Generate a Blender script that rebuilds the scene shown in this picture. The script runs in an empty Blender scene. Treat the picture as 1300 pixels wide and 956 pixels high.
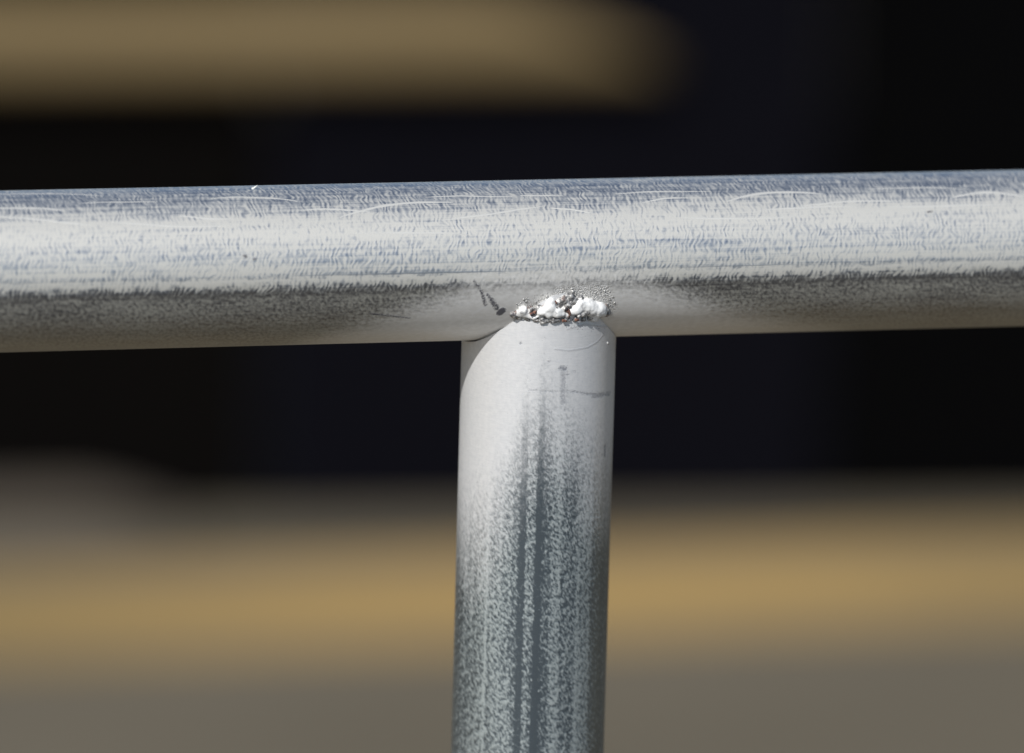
import bpy, bmesh, math, random
import numpy as np
from mathutils import Vector, Matrix

random.seed(7)
scene = bpy.context.scene
COL = scene.collection

# ------------------------------------------------------------------ camera, sky, sun, exposure
H = 1.0                       # height of the handrail axis above the ground
RR, RP = 0.02415, 0.0234861   # radius of the rail tube and of the post tube
YAW = 0.28046249              # the rail and the kerb line run away to the right by this angle
DIST, TILT, ROLL = 2.50778, math.radians(11), 0.02695779
AIM = Vector((-0.0078605, 0.0, H - 0.03670796))
CAM = Vector((0.0, -DIST * math.cos(TILT), H + DIST * math.sin(TILT)))

fw = (AIM - CAM).normalized()
rt0 = fw.cross(Vector((0, 0, 1))).normalized()
up0 = rt0.cross(fw)
rt = math.cos(ROLL) * rt0 + math.sin(ROLL) * up0
up = -math.sin(ROLL) * rt0 + math.cos(ROLL) * up0
cam_data = bpy.data.cameras.new('camera')
cam_data.sensor_width = 36.0
cam_data.lens = 290.0
cam_data.clip_start = 0.05
cam_data.clip_end = 2000.0
cam_data.dof.use_dof = True
cam_data.dof.focus_distance = 2.487
cam_data.dof.aperture_fstop = 5.8
cam = bpy.data.objects.new('camera', cam_data)
COL.objects.link(cam)
m = Matrix((rt, up, -fw)).transposed().to_4x4()
m.translation = CAM
cam.matrix_world = m
scene.camera = cam

SUN_EL, SUN_AZ = math.radians(42.3), math.radians(-27.0)   # azimuth seen from the rail: 0 = behind the camera, minus = to its left
SUN_DIR = Vector((math.sin(SUN_AZ) * math.cos(SUN_EL), -math.cos(SUN_AZ) * math.cos(SUN_EL), math.sin(SUN_EL)))
world = bpy.data.worlds.new('World')
scene.world = world
world.use_nodes = True
wn = world.node_tree
bg = wn.nodes['Background']
sky = wn.nodes.new('ShaderNodeTexSky')
sky.sky_type = 'NISHITA'
sky.sun_disc = False
sky.sun_elevation = SUN_EL
sky.sun_rotation = math.atan2(SUN_DIR.x, SUN_DIR.y)
wn.links.new(sky.outputs[0], bg.inputs[0])
bg.inputs[1].default_value = 0.088
sun_data = bpy.data.lights.new('sun', 'SUN')
sun_data.energy = 4.25
sun_data.angle = math.radians(0.5)
sun_data.color = (1.0, 0.98, 0.95)
sun = bpy.data.objects.new('sun', sun_data)
COL.objects.link(sun)
sun.rotation_euler = SUN_DIR.to_track_quat('Z', 'Y').to_euler()
sun.location = SUN_DIR * 5
vs = scene.view_settings
vs.view_transform = 'Standard'
vs.look = 'None'
vs.exposure = 0.0
vs.gamma = 1.0
vs.use_curve_mapping = False
scene.render.engine = 'CYCLES'
scene.cycles.use_denoising = True

# ------------------------------------------------------------------ helpers
def tag(o, label=None, cat=None, group=None, kind=None):
    if label: o['label'] = label
    if cat: o['category'] = cat
    if group: o['group'] = group
    if kind: o['kind'] = kind
    return o


def link(name, me, mat=None, parent=None):
    o = bpy.data.objects.new(name, me)
    COL.objects.link(o)
    if mat is not None: me.materials.append(mat)
    if parent is not None: o.parent = parent
    return o


def from_bm(name, bm, mat=None, parent=None, smooth=True):
    me = bpy.data.meshes.new(name)
    bm.normal_update()
    bm.to_mesh(me)
    bm.free()
    if smooth:
        me.polygons.foreach_set('use_smooth', [True] * len(me.polygons))
    return link(name, me, mat, parent)


def add_box(bm, c, s, bevel=0.0, rot=None):
    g = bmesh.ops.create_cube(bm, size=1.0)
    vsx = g['verts']
    for v in vsx:
        v.co = Vector((v.co.x * s[0], v.co.y * s[1], v.co.z * s[2]))
        if rot is not None: v.co = rot @ v.co
        v.co += Vector(c)
    if bevel:
        es = list({e for v in vsx for e in v.link_edges})
        bmesh.ops.bevel(bm, geom=es, offset=bevel, segments=2, affect='EDGES', profile=0.5)


# ---- a ray through a picture point, and where it meets the two tubes (used once, to lay wear marks onto the tubes)
PW, PH = 1300.0, 956.0
FPX = 290.0 / 36.0 * PW
SLOPE = 0.00419448          # the rail falls by this angle to the right
E_AX = Vector((math.cos(YAW) * math.cos(SLOPE), math.sin(YAW) * math.cos(SLOPE), -math.sin(SLOPE)))        # along the rail
E_N = Vector((math.sin(YAW), -math.cos(YAW), 0.0))        # out of the rail's front
RAIL_C = Vector((0, 0, H))


def pix_ray(x, y):
    return (fw + rt * ((x - PW / 2) / FPX) - up * ((y - PH / 2) / FPX)).normalized()


def hit_cyl(x, y, axis, cpt, rad):
    d = pix_ray(x, y)
    w = CAM - cpt
    dp = d - axis * d.dot(axis)
    wp = w - axis * w.dot(axis)
    a, b, c = dp.dot(dp), 2 * dp.dot(wp), wp.dot(wp) - rad * rad
    disc = max(b * b - 4 * a * c, 0.0)
    k = (-b - math.sqrt(disc)) / (2 * a)
    return CAM + d * k, k


def rail_uv(x, y):                                        # millimetres along, millimetres round (0 = front, up positive)
    p, _ = hit_cyl(x, y, E_AX, RAIL_C, RR)
    q = p - RAIL_C
    return q.dot(E_AX) * 1000, math.atan2(q.z, q.dot(E_N)) * RR * 1000


def post_uv(x, y):                                        # millimetres round (0 = -y side, right positive), millimetres below the rail axis
    p, _ = hit_cyl(x, y, Vector((0, 0, 1)), Vector((0, 0, 0)), RP)
    return math.atan2(p.x, -p.y) * RP * 1000, (p.z - H) * 1000


def joint_point(x, y):                                    # the nearer of both tubes
    pa, ka = hit_cyl(x, y, E_AX, RAIL_C, RR)
    pb, kb = hit_cyl(x, y, Vector((0, 0, 1)), Vector((0, 0, 0)), RP)
    return pa if ka < kb else pb


# ---- node expressions
class S:
    def __init__(self, g, sock): self.g, self.s = g, sock
    def _b(self, op, o, sw=False): return self.g.math(op, o, self) if sw else self.g.math(op, self, o)
    def __add__(self, o): return self._b('ADD', o)
    __radd__ = __add__
    def __sub__(self, o): return self._b('SUBTRACT', o)
    def __rsub__(self, o): return self._b('SUBTRACT', o, True)
    def __mul__(self, o): return self._b('MULTIPLY', o)
    __rmul__ = __mul__
    def __truediv__(self, o): return self._b('DIVIDE', o)
    def abs(self): return self.g.math('ABSOLUTE', self)
    def max(self, o): return self._b('MAXIMUM', o)
    def min(self, o): return self._b('MINIMUM', o)
    def sqrt(self): return self.g.math('SQRT', self)
    def step(self, a, b):                                 # smooth 0..1 from a to b
        n = self.g.n('ShaderNodeMapRange')
        n.interpolation_type = 'SMOOTHSTEP'
        n.clamp = True
        inv = not isinstance(a, S) and not isinstance(b, S) and a > b
        if inv: a, b = b, a
        self.g.put(n.inputs['Value'], self)
        self.g.put(n.inputs['From Min'], a)
        self.g.put(n.inputs['From Max'], b)
        if inv:
            n.inputs['To Min'].default_value, n.inputs['To Max'].default_value = 1.0, 0.0
        return S(self.g, n.outputs['Result'])
    def curve(self, pts):                                 # piecewise smooth map x -> y
        n = self.g.n('ShaderNodeFloatCurve')
        xs = [p[0] for p in pts]
        ys = [p[1] for p in pts]
        x0, x1, y0, y1 = min(xs), max(xs), min(ys), max(ys)
        if y1 - y0 < 1e-9: y1 = y0 + 1
        c = n.mapping.curves[0]
        q = [((x - x0) / (x1 - x0), (y - y0) / (y1 - y0)) for x, y in pts]
        c.points[0].location = q[0]
        c.points[1].location = q[-1]
        for a in q[1:-1]: c.points.new(*a)
        for pt in c.points: pt.handle_type = 'AUTO_CLAMPED'
        n.mapping.update()
        self.g.put(n.inputs['Value'], (self - x0) / (x1 - x0))
        return S(self.g, n.outputs[0]) * (y1 - y0) + y0


class G:
    def __init__(self, name):
        self.mat = bpy.data.materials.new(name)
        self.mat.use_nodes = True
        self.t = self.mat.node_tree
        self.bsdf = self.t.nodes['Principled BSDF']
    def n(self, t): return self.t.nodes.new(t)
    def put(self, sock, v):
        if isinstance(v, S): self.t.links.new(v.s, sock)
        else: sock.default_value = v
    def math(self, op, a, b=None):
        n = self.n('ShaderNodeMath')
        n.operation = op
        self.put(n.inputs[0], a)
        if b is not None: self.put(n.inputs[1], b)
        return S(self, n.outputs[0])
    def uv(self):
        n = self.n('ShaderNodeTexCoord')
        s = self.n('ShaderNodeSeparateXYZ')
        self.t.links.new(n.outputs['UV'], s.inputs[0])
        return S(self, s.outputs[0]) * 1000.0, S(self, s.outputs[1]) * 1000.0
    def obj(self):
        n = self.n('ShaderNodeTexCoord')
        s = self.n('ShaderNodeSeparateXYZ')
        self.t.links.new(n.outputs['Object'], s.inputs[0])
        return [S(self, s.outputs[i]) for i in range(3)]
    def noise(self, x, y, z=0.0, detail=0.0, rough=0.5):
        c = self.n('ShaderNodeCombineXYZ')
        for i, v in enumerate((x, y, z)): self.put(c.inputs[i], v)
        n = self.n('ShaderNodeTexNoise')
        n.inputs['Scale'].default_value = 1.0
        n.inputs['Detail'].default_value = detail
        n.inputs['Roughness'].default_value = rough
        self.t.links.new(c.outputs[0], n.inputs['Vector'])
        return S(self, n.outputs['Fac'])
    def mix(self, f, a, b):
        n = self.n('ShaderNodeMix')
        n.data_type = 'RGBA'
        self.put(n.inputs[0], f)
        for k, v in ((6, a), (7, b)):
            if isinstance(v, S): self.t.links.new(v.s, n.inputs[k])
            else: n.inputs[k].default_value = (*v, 1.0)
        return S(self, n.outputs[2])
    def lerp(self, f, a, b): return a + f * (b - a)
    def set(self, **k):
        for key, v in k.items():
            sock = self.bsdf.inputs[key.replace('_', ' ')]
            if isinstance(v, tuple): v = (*v, 1.0)
            self.put(sock, v)
    def bump(self, h, dist, strength=1.0):
        n = self.n('ShaderNodeBump')
        n.inputs['Strength'].default_value = strength
        n.inputs['Distance'].default_value = dist
        self.put(n.inputs['Height'], h)
        self.t.links.new(n.outputs[0], self.bsdf.inputs['Normal'])
    def seg(self, U, V, a, b, w, soft=0.5):               # 1 on the stroke a-b, 0 away from it
        ax, ay = a
        bx, by = b
        dx, dy = bx - ax, by - ay
        L2 = max(dx * dx + dy * dy, 1e-6)
        t = ((U - ax) * (dx / L2) + (V - ay) * (dy / L2)).max(0.0).min(1.0)
        ex = U - ax - t * dx
        ey = V - ay - t * dy
        d = (ex * ex + ey * ey).sqrt()
        return d.step(w + soft, max(w - soft, 0.0))


def plain(name, col, rough=0.6, spec=0.5, metal=0.0):
    g = G(name)
    g.set(Base_Color=col, Roughness=rough, Specular_IOR_Level=spec, Metallic=metal)
    return g.mat


PAINT = (0.80, 0.80, 0.80)
OXIDE = (0.615, 0.605, 0.56)
BARE = (0.37, 0.41, 0.465)

# ------------------------------------------------------------------ material: rail tube
def rail_material():
    g = G('galvanised_rail')
    U, V = g.uv()
    big = g.noise(U * 0.035, V * 0.12, 3.1, 2.0)
    warp = (g.noise(U * 0.16, V * 0.20, 9.0, 1.5) - 0.5) * 4.2
    warp2 = (g.noise(U * 0.5, V * 0.42, 19.0, 1.0) - 0.5) * 1.0
    X = U + (V - 21.0) * (V - 21.0) * 0.0064 + warp + warp2
    ridge = g.math('SINE', X * (6.2832 / 1.42))
    ridge_amp = g.noise(U * 0.20, V * 0.62, 21.0, 1.0).step(0.34, 0.62)
    mott = g.noise(U * 0.95, V * 0.95 + U * 0.2, 33.0, 1.5)
    Vc = V - (V - 18.0).max(0.0) * 0.40
    fine = g.noise(X * 1.12, Vc * 0.44 + warp * 0.12, 0.0, 0.8)         # finger pattern of the zinc
    blot = g.noise(U * 0.42 + V * 0.15, V * 0.5, 5.0, 1.5)
    streak = g.noise(U * 0.014, V * 0.85, 2.0, 2.0)
    streak2 = g.noise(U * 0.05, V * 1.9, 7.0, 1.0)
    # share of bare metal round the tube
    rag = g.noise(U * 0.22, V * 0.3, 61.0, 2.0)
    jag = ridge * ridge_amp * (rag * 0.4) + (fine - 0.5) * 1.2 + (mott - 0.5) * 2.4 + (rag - 0.5) * 4.0
    Vj = V + jag * V.step(4.0, 0.5)
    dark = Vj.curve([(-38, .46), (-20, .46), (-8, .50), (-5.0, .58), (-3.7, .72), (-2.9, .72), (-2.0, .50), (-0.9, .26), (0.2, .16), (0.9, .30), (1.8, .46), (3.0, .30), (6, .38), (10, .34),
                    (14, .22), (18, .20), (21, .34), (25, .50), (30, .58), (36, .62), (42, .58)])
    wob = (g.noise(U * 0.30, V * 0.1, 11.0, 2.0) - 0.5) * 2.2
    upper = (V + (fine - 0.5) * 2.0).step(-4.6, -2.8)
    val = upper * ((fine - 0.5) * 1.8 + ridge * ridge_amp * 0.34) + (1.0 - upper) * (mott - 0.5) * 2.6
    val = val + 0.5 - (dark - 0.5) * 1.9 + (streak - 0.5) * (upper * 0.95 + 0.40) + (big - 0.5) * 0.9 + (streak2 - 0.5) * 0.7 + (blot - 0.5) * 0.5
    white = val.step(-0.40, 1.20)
    # silver paint sprayed over the underside round the joint
    ptsb = [(330, 443), (420, 424), (495, 402), (570, 376), (615, 360), (700, 353), (790, 358), (860, 374), (930, 396), (1050, 411), (1200, 416)]
    cur = []
    for x, y in ptsb:
        u, v = rail_uv(x, y)
        cur.append((u, v))
    top = U.curve(cur)
    pn = g.noise(U * 0.5, V * 0.8, 4.0, 3.0)
    fade = U.step(-88.0, -30.0) * U.step(100.0, 35.0)
    paint = ((top - V) * 0.13 + 0.25 + (pn - 0.5) * 0.9 + (val - 0.5) * 0.18).step(-0.7, 1.1) * fade.sqrt()
    wn_ = (g.noise(U * 2.2, V * 2.2, 6.0, 2.0) - 0.5) * 1.2
    marks = None
    for a, b, w in (((602, 357), (611, 370), .35), ((611, 370), (616, 387), .5), ((619, 374), (625, 383), .45), ((624, 381), (631, 392), .75), ((470, 399), (520, 404), .18),
                    ((1177, 268), (1183, 267), .3), ((310, 327), (312, 327), .5), ((322, 331), (324, 330), .35)):
        k = g.seg(U + wn_, V + wn_ * 0.7, rail_uv(*a), rail_uv(*b), w, 0.35)
        marks = k if marks is None else marks.max(k)
    marks = marks * (g.noise(U * 1.3, V * 1.3, 41.0, 2.0).step(0.30, 0.58) * 0.6 + 0.4)
    marks = marks.max(g.seg(U + wn_ * 0.9, V + wn_ * 0.9, rail_uv(634.8, 397.2), rail_uv(637.4, 394.6), 1.15, .3))
    gran = g.seg(U, V, rail_uv(672, 391), rail_uv(712, 378), 1.6, 1.6).max(g.seg(U, V, rail_uv(712, 376), rail_uv(764, 372), 2.6, 2.4)).max(g.seg(U, V, rail_uv(764, 374), rail_uv(776, 392), 1.6, 1.8))
    gn = g.noise(U * 2.1, V * 2.1, 51.0, 1.5)
    gran = gran * gn.step(0.42, 0.62)
    lite = g.seg(U + wn_ * .5, V, rail_uv(600, 399), rail_uv(617, 389), .35, .3)
    seam = ((V - 1.5 + wob * 0.25).abs()).step(0.5, 0.1) * streak.step(0.47, 0.60)
    white = white * (1.0 - seam * 0.75)
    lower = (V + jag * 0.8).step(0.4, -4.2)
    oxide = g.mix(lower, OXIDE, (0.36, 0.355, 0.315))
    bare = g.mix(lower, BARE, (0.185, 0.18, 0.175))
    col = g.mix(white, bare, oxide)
    pcol = g.mix(pn.step(0.3, 0.75), (0.72, 0.71, 0.685), (0.79, 0.785, 0.765))
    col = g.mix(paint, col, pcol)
    col = g.mix(lite * 0.6, col, PAINT)
    col = g.mix(gran * 0.55, col, (0.40, 0.39, 0.36))
    col = g.mix(marks * 0.92, col, (0.05, 0.05, 0.065))
    metal = g.lerp(paint, g.lerp(white, 0.85, 0.45), 0.35) * (1.0 - marks * 0.7)
    grain = g.noise(U * 3.0, V * 3.0, 1.0, 2.0)
    rough = g.lerp(paint, g.lerp(white, 0.33, 0.52), 0.46) + (grain - 0.5) * 0.12
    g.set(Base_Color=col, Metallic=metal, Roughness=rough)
    g.bump(white * (1.0 - paint) * 0.55 + (grain - 0.5) * (0.5 - paint * 0.38) - marks * 0.8 + gran * 2.0, 0.00009, 0.8)
    return g.mat


# ------------------------------------------------------------------ material: post tube
def post_material():
    g = G('galvanised_post')
    U, V = g.uv()
    warp = (g.noise(U * 0.25, V * 0.2, 9.0, 1.0) - 0.5) * 2.4
    X = U + warp
    fine = g.noise((X * 1.0 + V * 0.62) * 1.05, (V - X * 0.6) * 0.50, 0.0, 1.2)
    fine2 = g.noise((U + V * 0.4) * 1.7, (V - U * 0.4) * 1.0, 4.0, 1.0)
    colm = g.noise(U * 0.42, V * 0.006, 2.0, 2.5)
    big = g.noise(U * 0.10, V * 0.035, 8.0, 2.0)
    edge = (g.noise(U * 0.5, V * 0.33, 12.0, 2.0) - 0.5) * 1.4
    Ue = U + edge
    k = 0.241
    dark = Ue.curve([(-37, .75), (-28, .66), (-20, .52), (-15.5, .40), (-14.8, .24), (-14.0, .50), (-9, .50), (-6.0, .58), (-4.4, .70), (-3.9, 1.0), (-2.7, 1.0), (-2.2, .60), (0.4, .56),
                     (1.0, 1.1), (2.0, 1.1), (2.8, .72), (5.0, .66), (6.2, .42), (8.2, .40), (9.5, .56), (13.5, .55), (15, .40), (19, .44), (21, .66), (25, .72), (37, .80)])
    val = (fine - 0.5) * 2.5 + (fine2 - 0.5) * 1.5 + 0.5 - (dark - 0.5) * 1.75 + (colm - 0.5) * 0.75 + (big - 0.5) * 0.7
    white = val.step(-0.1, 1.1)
    cur = []
    for x, y in [(586, 705), (605, 700), (625, 682), (650, 632), (668, 600), (685, 575), (705, 572), (725, 588), (748, 618), (766, 635), (774, 640)]:
        cur.append(post_uv(x, y))
    cur = [(-38.0, cur[0][1])] + cur + [(38.0, cur[-1][1])]
    low = U.curve(cur)
    pn = g.noise(U * 0.75, V * 0.55, 4.0, 3.0)
    pf = g.noise(U * 1.9, V * 1.4, 14.0, 2.0)
    paint = ((V - low) * 0.036 + 0.22 + (pn - 0.5) * 0.8 + (pf - 0.5) * 0.7 + (val - 0.5) * 0.22 + (big - 0.5) * 0.5).step(-0.75, 1.25)
    cover = ((V - low) * 0.014 - 0.14).max(0.0).min(1.0).step(0.0, 0.55)
    paint = paint.max(cover)
    wn_ = (g.noise(U * 2.0, V * 2.0, 6.0, 2.0) - 0.5) * 1.3
    marks = None
    for a, b, w, s in (((715, 474), (715, 511), .80, .65), ((712, 468), (717, 468), .75, 1.0), ((719, 472), (721, 476), .3, .7), ((720, 496), (745, 499.5), .22, .8), ((745, 500), (748, 501), .4, .9),
                       ((745, 500), (774, 501), .25, .8), ((754, 503), (766, 501), .75, .75), ((770, 499), (775, 498), .5, .6), ((672, 495), (718, 497), .12, .45), ((661, 435.5), (661.2, 436), .35, .9),
                       ((696.5, 459), (697, 459.3), .25, .8), ((729.5, 472), (730, 472), .3, .7), ((768, 566), (768, 578), .45, .8), ((717, 520), (721, 520), .3, .5), ((658, 604), (659, 609), .35, .6)):
        q = g.seg(U + wn_, V + wn_, post_uv(*a), post_uv(*b), w, 0.4) * s
        marks = q if marks is None else marks.max(q)
    lip = None
    for a, b in (((766, 425), (758, 434)), ((758, 434), (746, 441)), ((746, 441), (722, 445)), ((722, 445), (705, 443)), ((770, 415), (742, 411)), ((742, 411), (720, 418))):
        q = g.seg(U + wn_ * 0.4, V + wn_ * 0.4, post_uv(*a), post_uv(*b), .25, .3)
        lip = q if lip is None else lip.max(q)
    marks = marks * (g.noise(U * 1.2, V * 1.2, 41.0, 2.0).step(0.32, 0.60) * 0.6 + 0.4)
    haz = pn.step(0.30, 0.72)
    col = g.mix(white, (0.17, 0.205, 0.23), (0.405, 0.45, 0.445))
    pcol = g.mix(haz, (0.745, 0.75, 0.755), PAINT)
    col = g.mix(paint, col, pcol)
    brush = g.noise(U * 0.35 + V * 0.1, V * 2.4, 71.0, 2.0)
    speck = g.noise(U * 1.5, V * 1.5, 81.0, 1.0).step(0.70, 0.78)
    col = g.mix(paint * ((brush - 0.42) * 0.55).max(0.0).min(0.3), col, (0.50, 0.51, 0.53))
    col = g.mix(speck * paint * 0.45, col, (0.33, 0.34, 0.36))
    col = g.mix(lip * 0.35, col, (0.42, 0.43, 0.45))
    col = g.mix(marks * 0.8, col, (0.13, 0.14, 0.17))
    grain = g.noise(U * 3.2, V * 3.2, 1.0, 2.0)
    metal = g.lerp(paint, g.lerp(white, 0.85, 0.45), 0.38) * (1.0 - marks * 0.5)
    rough = g.lerp(paint, g.lerp(white, 0.33, 0.52), 0.40) + (grain - 0.5) * 0.14
    g.set(Base_Color=col, Metallic=metal, Roughness=rough)
    g.bump(white * (1.0 - paint) * 0.6 + (grain - 0.5) * (0.5 - paint * 0.25) + (pf - 0.5) * 0.12 + lip * 0.45 - marks * 0.6 - speck * 0.4 + (brush - 0.5) * 0.25 + paint * 0.3, 0.00012, 0.8)
    return g.mat


# ------------------------------------------------------------------ setting
def ground_material():
    g = G('pavement_concrete')
    x, y, z = g.obj()
    a = g.noise(x * 1.3, y * 1.3, 0.0, 4.0)
    b = g.noise(x * 60.0, y * 60.0, 0.0, 2.0)
    c = g.mix(a.step(0.3, 0.7), (0.108, 0.092, 0.062), (0.138, 0.118, 0.082))
    c = g.mix(b.step(0.4, 0.75) * 0.35, c, (0.09, 0.075, 0.06))
    g.set(Base_Color=c, Roughness=0.9)
    g.bump(b, 0.002, 0.6)
    return g.mat


bm = bmesh.new()
bmesh.ops.create_grid(bm, x_segments=1, y_segments=1, size=600.0)
ground = from_bm('ground', bm, ground_material(), smooth=False)
tag(ground, kind='structure')

g = G('walkway_asphalt')
x, y, z = g.obj()
a = g.noise(x * 2.0, y * 2.0, 0.0, 4.0)
b = g.noise(x * 120.0, y * 120.0, 0.0, 2.0)
g.set(Base_Color=g.mix((a * 0.5 + b * 0.5).step(0.35, 0.65), (0.045, 0.045, 0.046), (0.085, 0.083, 0.080)), Roughness=0.9)
g.bump(b, 0.003, 0.8)
bm = bmesh.new()
add_box(bm, (0.0, -15.35, 0.003), (120.0, 30.0, 0.004))
walk = from_bm('walkway', bm, g.mat, smooth=False)
walk.rotation_euler = (0, 0, YAW)
tag(walk, kind='structure')

g = G('tan_gravel')
x, y, z = g.obj()
a = g.noise(x * 1.5, y * 1.5, 0.0, 4.0)
b = g.noise(x * 90.0, y * 90.0, 0.0, 2.0)
g.set(Base_Color=g.mix((a * 0.4 + b * 0.6).step(0.35, 0.65), (0.17, 0.13, 0.075), (0.31, 0.24, 0.145)), Roughness=0.95)
g.bump(b, 0.006, 0.8)
bm = bmesh.new()
add_box(bm, (0.0, 0.375, 0.003), (120.0, 1.35, 0.004))
verge = from_bm('gravel_path', bm, g.mat, smooth=False)
verge.rotation_euler = (0, 0, YAW)
tag(verge, kind='structure')

R_YAW = Matrix.Rotation(YAW, 4, 'Z')
g = G('yellow_line_paint')
x, y, z = g.obj()
a = g.noise(x * 2.0, y * 6.0, 1.0, 4.0)
b = g.noise(x * 40.0, y * 40.0, 1.0, 3.0)
c = g.mix(a.step(0.35, 0.75), (0.40, 0.265, 0.096), (0.33, 0.225, 0.09))
c = g.mix((b + (a - 0.5) * 0.8).step(0.60, 0.75) * 0.6, c, (0.15, 0.125, 0.095))
vignette = ((x + (a - 0.5) * 0.5 - 1.08).abs()).step(0.10, 0.60)         # lens vignetting put into the colour: darker on either side of the middle
c = g.mix(vignette * 0.62, c, (0.20, 0.145, 0.062))
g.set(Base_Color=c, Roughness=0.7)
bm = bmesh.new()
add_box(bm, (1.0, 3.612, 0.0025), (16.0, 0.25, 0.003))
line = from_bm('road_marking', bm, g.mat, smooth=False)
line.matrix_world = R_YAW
tag(line, 'scuffed yellow line, with vignetting painted into its colour, on the pavement in front of the black hoarding', kind='structure')

R_HOARD = R_YAW @ Matrix.Translation((1.14, 3.88, 0.0)) @ Matrix.Rotation(math.radians(-6.5), 4, 'Z')
# black hoarding: boards on rails, a tan plank fixed along its left part
hoarding = bpy.data.objects.new('hoarding', None)
COL.objects.link(hoarding)
hoarding.matrix_world = R_HOARD @ Matrix.Translation((-0.04, 0.0, 0.0))
tag(hoarding, 'blurred black painted board hoarding beyond the yellow line, behind the galvanised handrail', 'hoarding')
def board_mat(name, col):
    g = G(name)
    x, y, z = g.obj()
    a = g.noise(x * 6.0, y * 6.0, z * 1.5, 3.0)
    c = g.mix(a, tuple(v * 0.8 for v in col), tuple(v * 1.2 for v in col))
    g.set(Base_Color=c, Roughness=0.55, Specular_IOR_Level=0.03)
    return g.mat
b_black = board_mat('black_paint', (0.0013, 0.0013, 0.0015))
b_navy = board_mat('navy_black_paint', (0.0034, 0.0034, 0.0055))
b_brown = board_mat('brown_black_paint', (0.0026, 0.0022, 0.0020))
seq = {-1: b_brown, 0: b_navy, 1: b_black}
meshes = {}
for i in range(-12, 13):
    mt = seq.get(i, b_black if i % 2 else b_navy)
    if mt.name not in meshes:
        bm = bmesh.new()
        add_box(bm, (0, 0, 0.625), (0.452, 0.022, 1.25), 0.003)
        me = bpy.data.meshes.new('board')
        bm.to_mesh(me)
        bm.free()
        me.materials.append(mt)
        meshes[mt.name] = me
    o = link('board', meshes[mt.name], None, hoarding)
    o.location = (i * 0.456 + 0.025, 0.011 + (i % 3) * 0.001, 0.0)
for zz in (0.28, 1.05):
    bm = bmesh.new()
    add_box(bm, (0, 0.056, zz), (11.4, 0.06, 0.09), 0.004)
    from_bm('frame_rail', bm, b_black, hoarding, smooth=False)

g = G('tan_timber')
x, y, z = g.obj()
a = g.noise(x * 1.5, y * 30.0, z * 30.0, 4.0)
c = g.mix(a.step(0.3, 0.7), (0.132, 0.092, 0.036), (0.172, 0.122, 0.053))
g.set(Base_Color=c, Roughness=0.75)
bm = bmesh.new()
add_box(bm, (-1.50, 0.0, 0.0), (3.0, 0.035, 0.062), 0.016)
for v in bm.verts:
    if v.co.x > -0.1: v.co.x -= (v.co.z) * 2.4
plank = from_bm('timber_plank', bm, g.mat)
plank.matrix_world = R_HOARD @ Matrix.Translation((0.012, -0.026, 0.404)) @ Matrix.Rotation(-0.010, 4, 'Y')
tag(plank, 'tan timber plank fixed along the upper left of the black hoarding', 'plank')

# low worn timber lying at the hoarding's foot, left
g = G('grey_brown_timber')
x, y, z = g.obj()
a = g.noise(x * 3.0, y * 30.0, z * 30.0, 4.0)
c = g.mix(a.step(0.3, 0.7), (0.062, 0.050, 0.037), (0.10, 0.082, 0.061))
g.set(Base_Color=c, Roughness=0.85)
bm = bmesh.new()
add_box(bm, (-0.6, 0, 0.015), (1.2, 0.05, 0.030), 0.010)
for v in bm.verts:
    if v.co.x > -0.1: v.co.x -= v.co.z * 3.0
sleeper = from_bm('timber_batten', bm, g.mat)
sleeper.matrix_world = R_HOARD @ Matrix.Translation((-0.29, -0.034, 0.0))
tag(sleeper, 'low grey brown timber batten lying on the pavement at the foot of the hoarding', 'batten')

# ------------------------------------------------------------------ handrail
handrail = bpy.data.objects.new('handrail', None)
COL.objects.link(handrail)
tag(handrail, 'galvanised steel tube handrail with a post welded underneath and patched with silver paint', 'handrail')

NS = 224
def tube_mesh(name, length_pts, frame, radius, inner, start):
    """Open tube with wall thickness; frame(s, ang, rad) -> point; ring s may depend on the angle."""
    verts, faces, uvs = [], [], []
    nr = len(length_pts)
    for rad in (radius, inner):
        for s in length_pts:
            for j in range(NS):
                verts.append(frame(s, start + 2 * math.pi * j / NS, rad))
    def idx(layer, i, j): return layer * nr * NS + i * NS + (j % NS)
    for layer in (0, 1):
        for i in range(nr - 1):
            for j in range(NS):
                q = [idx(layer, i, j), idx(layer, i, j + 1), idx(layer, i + 1, j + 1), idx(layer, i + 1, j)]
                uq = [(i, j), (i, j + 1), (i + 1, j + 1), (i + 1, j)]
                if layer: q.reverse(); uq.reverse()
                faces.append(q)
                uvs.append(uq)
    for i in (0, nr - 1):
        for j in range(NS):
            q = [idx(0, i, j + 1), idx(0, i, j), idx(1, i, j), idx(1, i, j + 1)]
            uq = [(i, j + 1), (i, j), (i, j), (i, j + 1)]
            if i: q.reverse(); uq.reverse()
            faces.append(q)
            uvs.append(uq)
    return verts, faces, uvs


# rail: local x along, angle 0 = front (-y local), up positive, seam at the back
xs = [-0.9 + 1.8 * i / 60 for i in range(61)]
start = -math.pi
verts, faces, uvs = tube_mesh('rail', xs, lambda s, a, r: (s, -r * math.cos(a), r * math.sin(a)), RR, RR - 0.0032, start)
me = bpy.data.meshes.new('top_rail')
me.from_pydata(verts, [], faces)
uvl = me.uv_layers.new(name='UVMap')
flat = []
for f in uvs:
    for i, j in f: flat += [xs[i], (start + 2 * math.pi * j / NS) * RR]
uvl.data.foreach_set('uv', flat)
me.polygons.foreach_set('use_smooth', [True] * len(me.polygons))
me.validate()
M_RAIL = rail_material()
rail = link('top_rail', me, M_RAIL, handrail)
rail.location = (0, 0, H)
rail.rotation_euler = (0, SLOPE, YAW)

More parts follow.
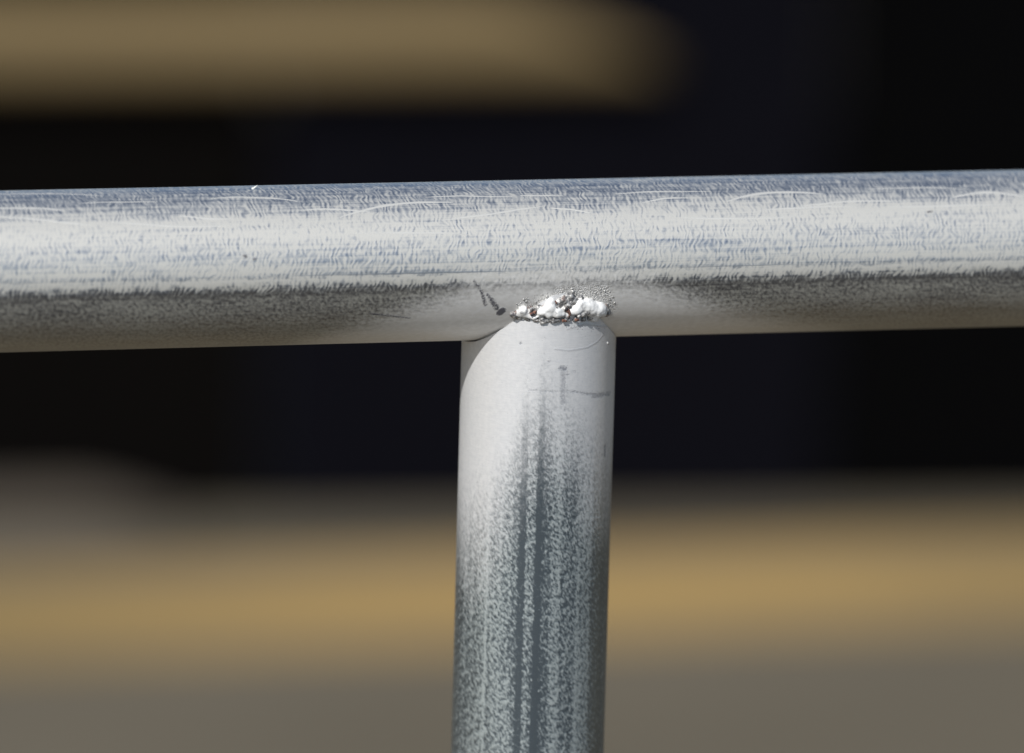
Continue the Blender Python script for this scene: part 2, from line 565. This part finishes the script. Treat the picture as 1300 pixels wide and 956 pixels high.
# thin pale runs of zinc drawn along the tube, each a low ridge
M_RUN = plain('zinc_run', (0.60, 0.595, 0.56), 0.55, 0.5, 0.35)
arcs = [((430, 277), (500, 260), (575, 257)), ((-10, 266), (40, 265), (82, 268)), ((-8, 276), (60, 281), (118, 288)), ((265, 253), (310, 250.5), (378, 256)),
        ((922, 255), (992, 243.6), (1045, 246)), ((815, 257), (843, 252), (874, 250.6)), ((1205, 251), (1250, 243.6), (1298, 248)),
        ((228, 275), (261, 278), (300, 279)), ((540, 250.4), (595, 249), (650, 250)), ((660, 248.7), (690, 248), (714, 248)), ((698, 264), (725, 266), (752, 270)),
        ((1010, 262), (1080, 255), (1150, 255)), ((100, 259), (150, 257), (200, 257)), ((960, 268), (1010, 263), (1090, 262)), ((560, 281), (620, 272), (690, 262)), ((-5, 247), (60, 246), (130, 249)), ((140, 283), (220, 288), (300, 288)), ((380, 268), (420, 266), (470, 270)),
        ((780, 246), (850, 243), (900, 243)), ((1100, 240), (1160, 238), (1230, 239)), ((850, 275), (930, 277), (1030, 272)), ((1120, 262), (1200, 260), (1290, 258)), ((440, 299), (520, 296), (600, 299))]
rr = random.Random(11)
for n_, a in enumerate(arcs):
    (u0, v0), (u1, v1), (u2, v2) = [rail_uv(*q) for q in a]
    pa, pb, pc = [float(q) for q in np.linalg.solve(np.array([[u0 * u0, u0, 1], [u1 * u1, u1, 1], [u2 * u2, u2, 1]]), np.array([v0, v1, v2]))]
    wide = (0.62 if n_ in (0, 1, 3, 4, 6) else 0.36) * rr.uniform(0.85, 1.15)
    rv, rf, K = [], [], 18
    ph = rr.uniform(0, 6)
    for i in range(K + 1):
        t = i / K
        u = u0 + (u2 - u0) * t
        v = (pa * u + pb) * u + pc + 0.10 * math.sin(ph + t * 9.0) + rr.uniform(-0.05, 0.05)
        w = wide * max(math.sin(math.pi * min(max(t * 0.96 + 0.02, 0), 1)), 0.05) ** 0.6 * rr.uniform(0.7, 1.2)
        for k_, h in ((-1, -0.02), (-0.45, 0.045), (0.45, 0.045), (1, -0.02)):
            th = (v + k_ * w) / (RR * 1000)
            r_ = RR + h * 0.001
            rv.append((u * 0.001, -r_ * math.cos(th), r_ * math.sin(th)))
    for i in range(K):
        for k_ in range(3):
            q = i * 4 + k_
            rf.append((q, q + 4, q + 5, q + 1))
    rm_ = bpy.data.meshes.new('zinc_run')
    rm_.from_pydata(rv, [], rf)
    rm_.polygons.foreach_set('use_smooth', [True] * len(rm_.polygons))
    link('zinc_run', rm_, M_RUN, rail)

# post: its head is coped to the rail
GAP = 0.0004
def cope(a):                                              # a: angle from -y, right positive
    f = a - YAW
    y = RP * math.cos(f)
    return -math.sqrt(max(RR * RR - y * y, 0.0)) - GAP
ts = [0.0, 0.002, 0.005, 0.01, 0.02, 0.04, 0.08, 0.15, 0.3, 0.6, 1.0]
def post_pt(s, a, r):
    zt = cope(a)
    z = zt + (-(H - 0.017) - zt) * s
    return (r * math.sin(a), -r * math.cos(a), z + H)
verts, faces, uvs = tube_mesh('post', ts, post_pt, RP, RP - 0.003, start)
faces = [list(reversed(f)) for f in faces]
uvs = [list(reversed(f)) for f in uvs]
me = bpy.data.meshes.new('post')
me.from_pydata(verts, [], faces)
uvl = me.uv_layers.new(name='UVMap')
flat = []
for f in uvs:
    for i, j in f:
        a = start + 2 * math.pi * j / NS
        flat += [a * RP, post_pt(ts[i], a, RP)[2] - H]
uvl.data.foreach_set('uv', flat)
me.polygons.foreach_set('use_smooth', [True] * len(me.polygons))
me.validate()
M_POST = post_material()
post = link('post', me, M_POST, handrail)
for o in (rail, post):
    md = o.modifiers.new('edge', 'EDGE_SPLIT')
    md.split_angle = math.radians(40)

bm = bmesh.new()
bmesh.ops.create_cone(bm, cap_ends=True, segments=48, radius1=0.06, radius2=0.06, depth=0.012, matrix=Matrix.Translation((0, 0, 0.0112)))
bmesh.ops.bevel(bm, geom=[e for e in bm.edges if e.calc_face_angle(0) > 1], offset=0.0015, segments=2, affect='EDGES')
from_bm('base_plate', bm, plain('zinc_plate', (0.42, 0.43, 0.44), 0.45, 0.5, 0.7), handrail, smooth=False)

# ------------------------------------------------------------------ the weld
PX = 0.000241
def bead_material(name, dirty):
    g = G(name)
    x, y, z = g.obj()
    a = g.noise(x * 900.0, y * 900.0, z * 900.0, 3.0)
    b = g.noise(x * 330.0, y * 330.0, z * 330.0, 2.0)
    if dirty:
        c = g.mix(a.step(0.35, 0.65), (0.13, 0.13, 0.135), (0.54, 0.53, 0.51))
        c = g.mix(b.step(0.56, 0.68) * 0.6, c, (0.19, 0.095, 0.065))
        g.set(Base_Color=c, Roughness=0.5, Metallic=0.45)
        g.bump(a, 0.0004, 1.0)
    else:
        c = g.mix(a.step(0.45, 0.7) * 0.6, (0.80, 0.80, 0.785), (0.60, 0.60, 0.59))
        c = g.mix(b.step(0.66, 0.72) * 0.55, c, (0.20, 0.20, 0.22))
        g.set(Base_Color=c, Roughness=0.40, Metallic=0.0)
        g.bump(b * 0.7 + a * 0.3, 0.00025, 0.8)
    return g.mat


def blob(name, balls, mat, parent, voxel=0.0005, disp=0.0006, size=0.002):
    bm = bmesh.new()
    for x, y, r, lift in balls:
        p = joint_point(x, y)
        out = (CAM - p).normalized() * (lift * PX * 0.75)
        bmesh.ops.create_icosphere(bm, subdivisions=3, radius=r * PX * (1.27 if mat is M_LUMP else 1.0), matrix=Matrix.Translation(p + out))
    o = from_bm(name, bm, mat, parent)
    rm = o.modifiers.new('join', 'REMESH')
    rm.mode = 'VOXEL'
    rm.voxel_size = voxel
    rm.use_smooth_shade = True
    sm = o.modifiers.new('soft', 'SMOOTH')
    sm.factor = 0.6
    sm.iterations = 5
    tx = bpy.data.textures.new(name, 'CLOUDS')
    tx.noise_scale = size
    tx.noise_depth = 2
    dm = o.modifiers.new('rough', 'DISPLACE')
    dm.texture = tx
    dm.texture_coords = 'GLOBAL'
    dm.strength = disp
    dm.mid_level = 0.5
    return o


M_BEAD, M_LUMP = bead_material('weld_metal', True), bead_material('white_zinc_paint', False)
line_pts = [(653, 399), (660, 403), (670, 405), (680, 406), (690, 406), (700, 406), (710, 405), (720, 404), (730, 405), (740, 404), (750, 402), (760, 400), (768, 397)]
balls = [(x + random.uniform(-1, 1), y + random.uniform(-1, 1), random.uniform(3.6, 6.2), random.uniform(-1.0, 1.2)) for x, y in line_pts]
balls += [(x, y, random.uniform(4.5, 6.5), -0.5) for x, y in [(662, 396), (672, 393), (684, 391), (695, 388), (708, 386), (720, 386), (728, 382), (736, 380), (750, 384), (762, 388), (768, 391), (716, 394), (705, 394), (735, 393), (724, 377), (714, 381)]]
bead = blob('weld_bead', balls, M_BEAD, handrail, 0.0003, 0.0014, 0.0011)
bead['label'] = 'rough pitted weld bead with white zinc paint lumps and rust'
for balls in ([(664, 393.5, 5.2, 3), (660, 397, 4.4, 2.5), (655.5, 398.5, 2.8, 1.5), (668, 398, 3.8, 3), (673, 402, 2.4, 4), (678, 403.5, 2.6, 4), (684, 401, 2.4, 4)],
              [(700, 384, 4.6, 4), (698, 391, 6.5, 4), (689, 396, 5.0, 4), (707, 397, 6.0, 3.5), (697, 398, 5.0, 4), (684, 398, 3.0, 3.5), (714, 398, 3.5, 3.5), (720, 400, 3.2, 3)],
              [(738, 387, 6.5, 5), (745, 388, 8.5, 4), (751, 391, 9.0, 3.5), (758, 392, 9.0, 3), (732, 393, 6.0, 4.5), (754, 402, 5.5, 3), (762, 394, 7.0, 2), (726, 396, 4.0, 3.5), (768, 398, 4, 1)]):
    blob('zinc_lump', balls, M_LUMP, bead, 0.0004, 0.0009, 0.0022)

g = G('rust')
x, y, z = g.obj()
a = g.noise(x * 1500.0, y * 1500.0, z * 1500.0, 2.0)
g.set(Base_Color=g.mix(a.step(0.35, 0.65), (0.085, 0.035, 0.030), (0.27, 0.14, 0.095)), Roughness=0.85)
g.bump(a, 0.0003, 1.0)
M_RUST = g.mat
M_PIT = plain('dark_pit', (0.016, 0.012, 0.016), 0.7)
for name, mt, balls in (('rust_spot', M_RUST, [(675, 399, 2.6, 7.5), (678, 397, 2.6, 7.5), (680, 396, 2.0, 7.5)]), ('pit', M_PIT, [(675, 400, 1.9, 9.5), (677.5, 398.6, 1.7, 9.5)]),
                        ('rust_spot', M_RUST, [(721, 394, 2.6, 8), (723, 397, 2.4, 8), (723.5, 399.5, 1.8, 8)]), ('pit', M_PIT, [(719.6, 392.6, 2.3, 10)]),
                        ('rust_spot', M_RUST, [(715, 407, 2.2, 6), (718, 407.5, 1.8, 6)]), ('rust_spot', M_RUST, [(731, 406.5, 2.3, 7), (734, 406, 2.0, 7)]),
                        ('rust_spot', M_RUST, [(705, 383, 1.6, 6.5), (706.5, 385, 1.6, 6.5)]), ('pit', M_PIT, [(707, 391, 1.6, 9), (708, 392, 1.3, 9)]),
                        ('bare_patch', M_BEAD, [(746, 396, 4.0, 12), (740, 399, 3.6, 11), (735, 401, 3.0, 9), (749, 393, 2.6, 12.5)])):
    blob(name, balls, mt, bead, 0.00022, 0.0004, 0.0006)

# grains of spatter round the bead
bm = bmesh.new()
rnd = random.Random(3)
def grain(x, y, r):
    p = joint_point(x, y)
    p = p - (CAM - p).normalized() * (r * PX * rnd.uniform(0.25, 0.85))
    mtx = Matrix.Translation(p) @ Matrix.Rotation(rnd.uniform(0, 3), 4, 'X') @ Matrix.Diagonal((r * PX * rnd.uniform(.7, 1.4), r * PX * rnd.uniform(.7, 1.3), r * PX * rnd.uniform(.6, 1.1), 1))
    gv = bmesh.ops.create_icosphere(bm, subdivisions=1, radius=1.0, matrix=mtx)['verts']
    for v in gv: v.co = p + (v.co - p) * rnd.uniform(0.6, 1.35)
for i in range(140):
    t = rnd.random()
    x = 655 + 118 * t
    ytop = 392 - 22 * math.sin(math.pi * min(t * 0.62 + 0.08, 1)) - 2
    y = ytop + abs(rnd.gauss(0, 9)) - 3
    if y > 396: continue
    grain(x, y, rnd.choice((0.7, 0.8, 1.0, 1.0, 1.3, 2.0)))
for i in range(60):
    grain(rnd.gauss(757, 10), rnd.gauss(374, 8), rnd.choice((0.7, 0.9, 1.1, 1.4)))
for i in range(60):
    grain(rnd.gauss(773, 3.0), rnd.gauss(385, 8), rnd.choice((0.8, 1.0, 1.4)))
for i in range(40):
    grain(rnd.uniform(690, 768), rnd.gauss(415, 3), rnd.choice((0.6, 0.8, 1.0)))
grain(727, 370, 3.4)
grain(731, 371, 2.4)
grain(771, 436, 2.6)
spat = from_bm('weld_spatter', bm, plain('spatter_metal', (0.44, 0.435, 0.42), 0.42, 0.5, 0.45), handrail)
spat['kind'] = 'stuff'

# a little sliver standing up on the rail's crest, left of the post
p, _ = hit_cyl(322, 240, E_AX, RAIL_C, RR)
bm = bmesh.new()
bmesh.ops.create_cone(bm, cap_ends=True, segments=7, radius1=0.0004, radius2=0.0001, depth=0.0019, matrix=Matrix.Translation(p + Vector((0.0004, 0, 0.0006))) @ Matrix.Rotation(0.9, 4, 'Y'))
bmesh.ops.create_icosphere(bm, subdivisions=2, radius=0.00038, matrix=Matrix.Translation(p + Vector((-0.0003, 0, 0.0001))))
from_bm('burr', bm, plain('burr_zinc', (0.75, 0.75, 0.70), 0.35, 0.5, 0.2), handrail)
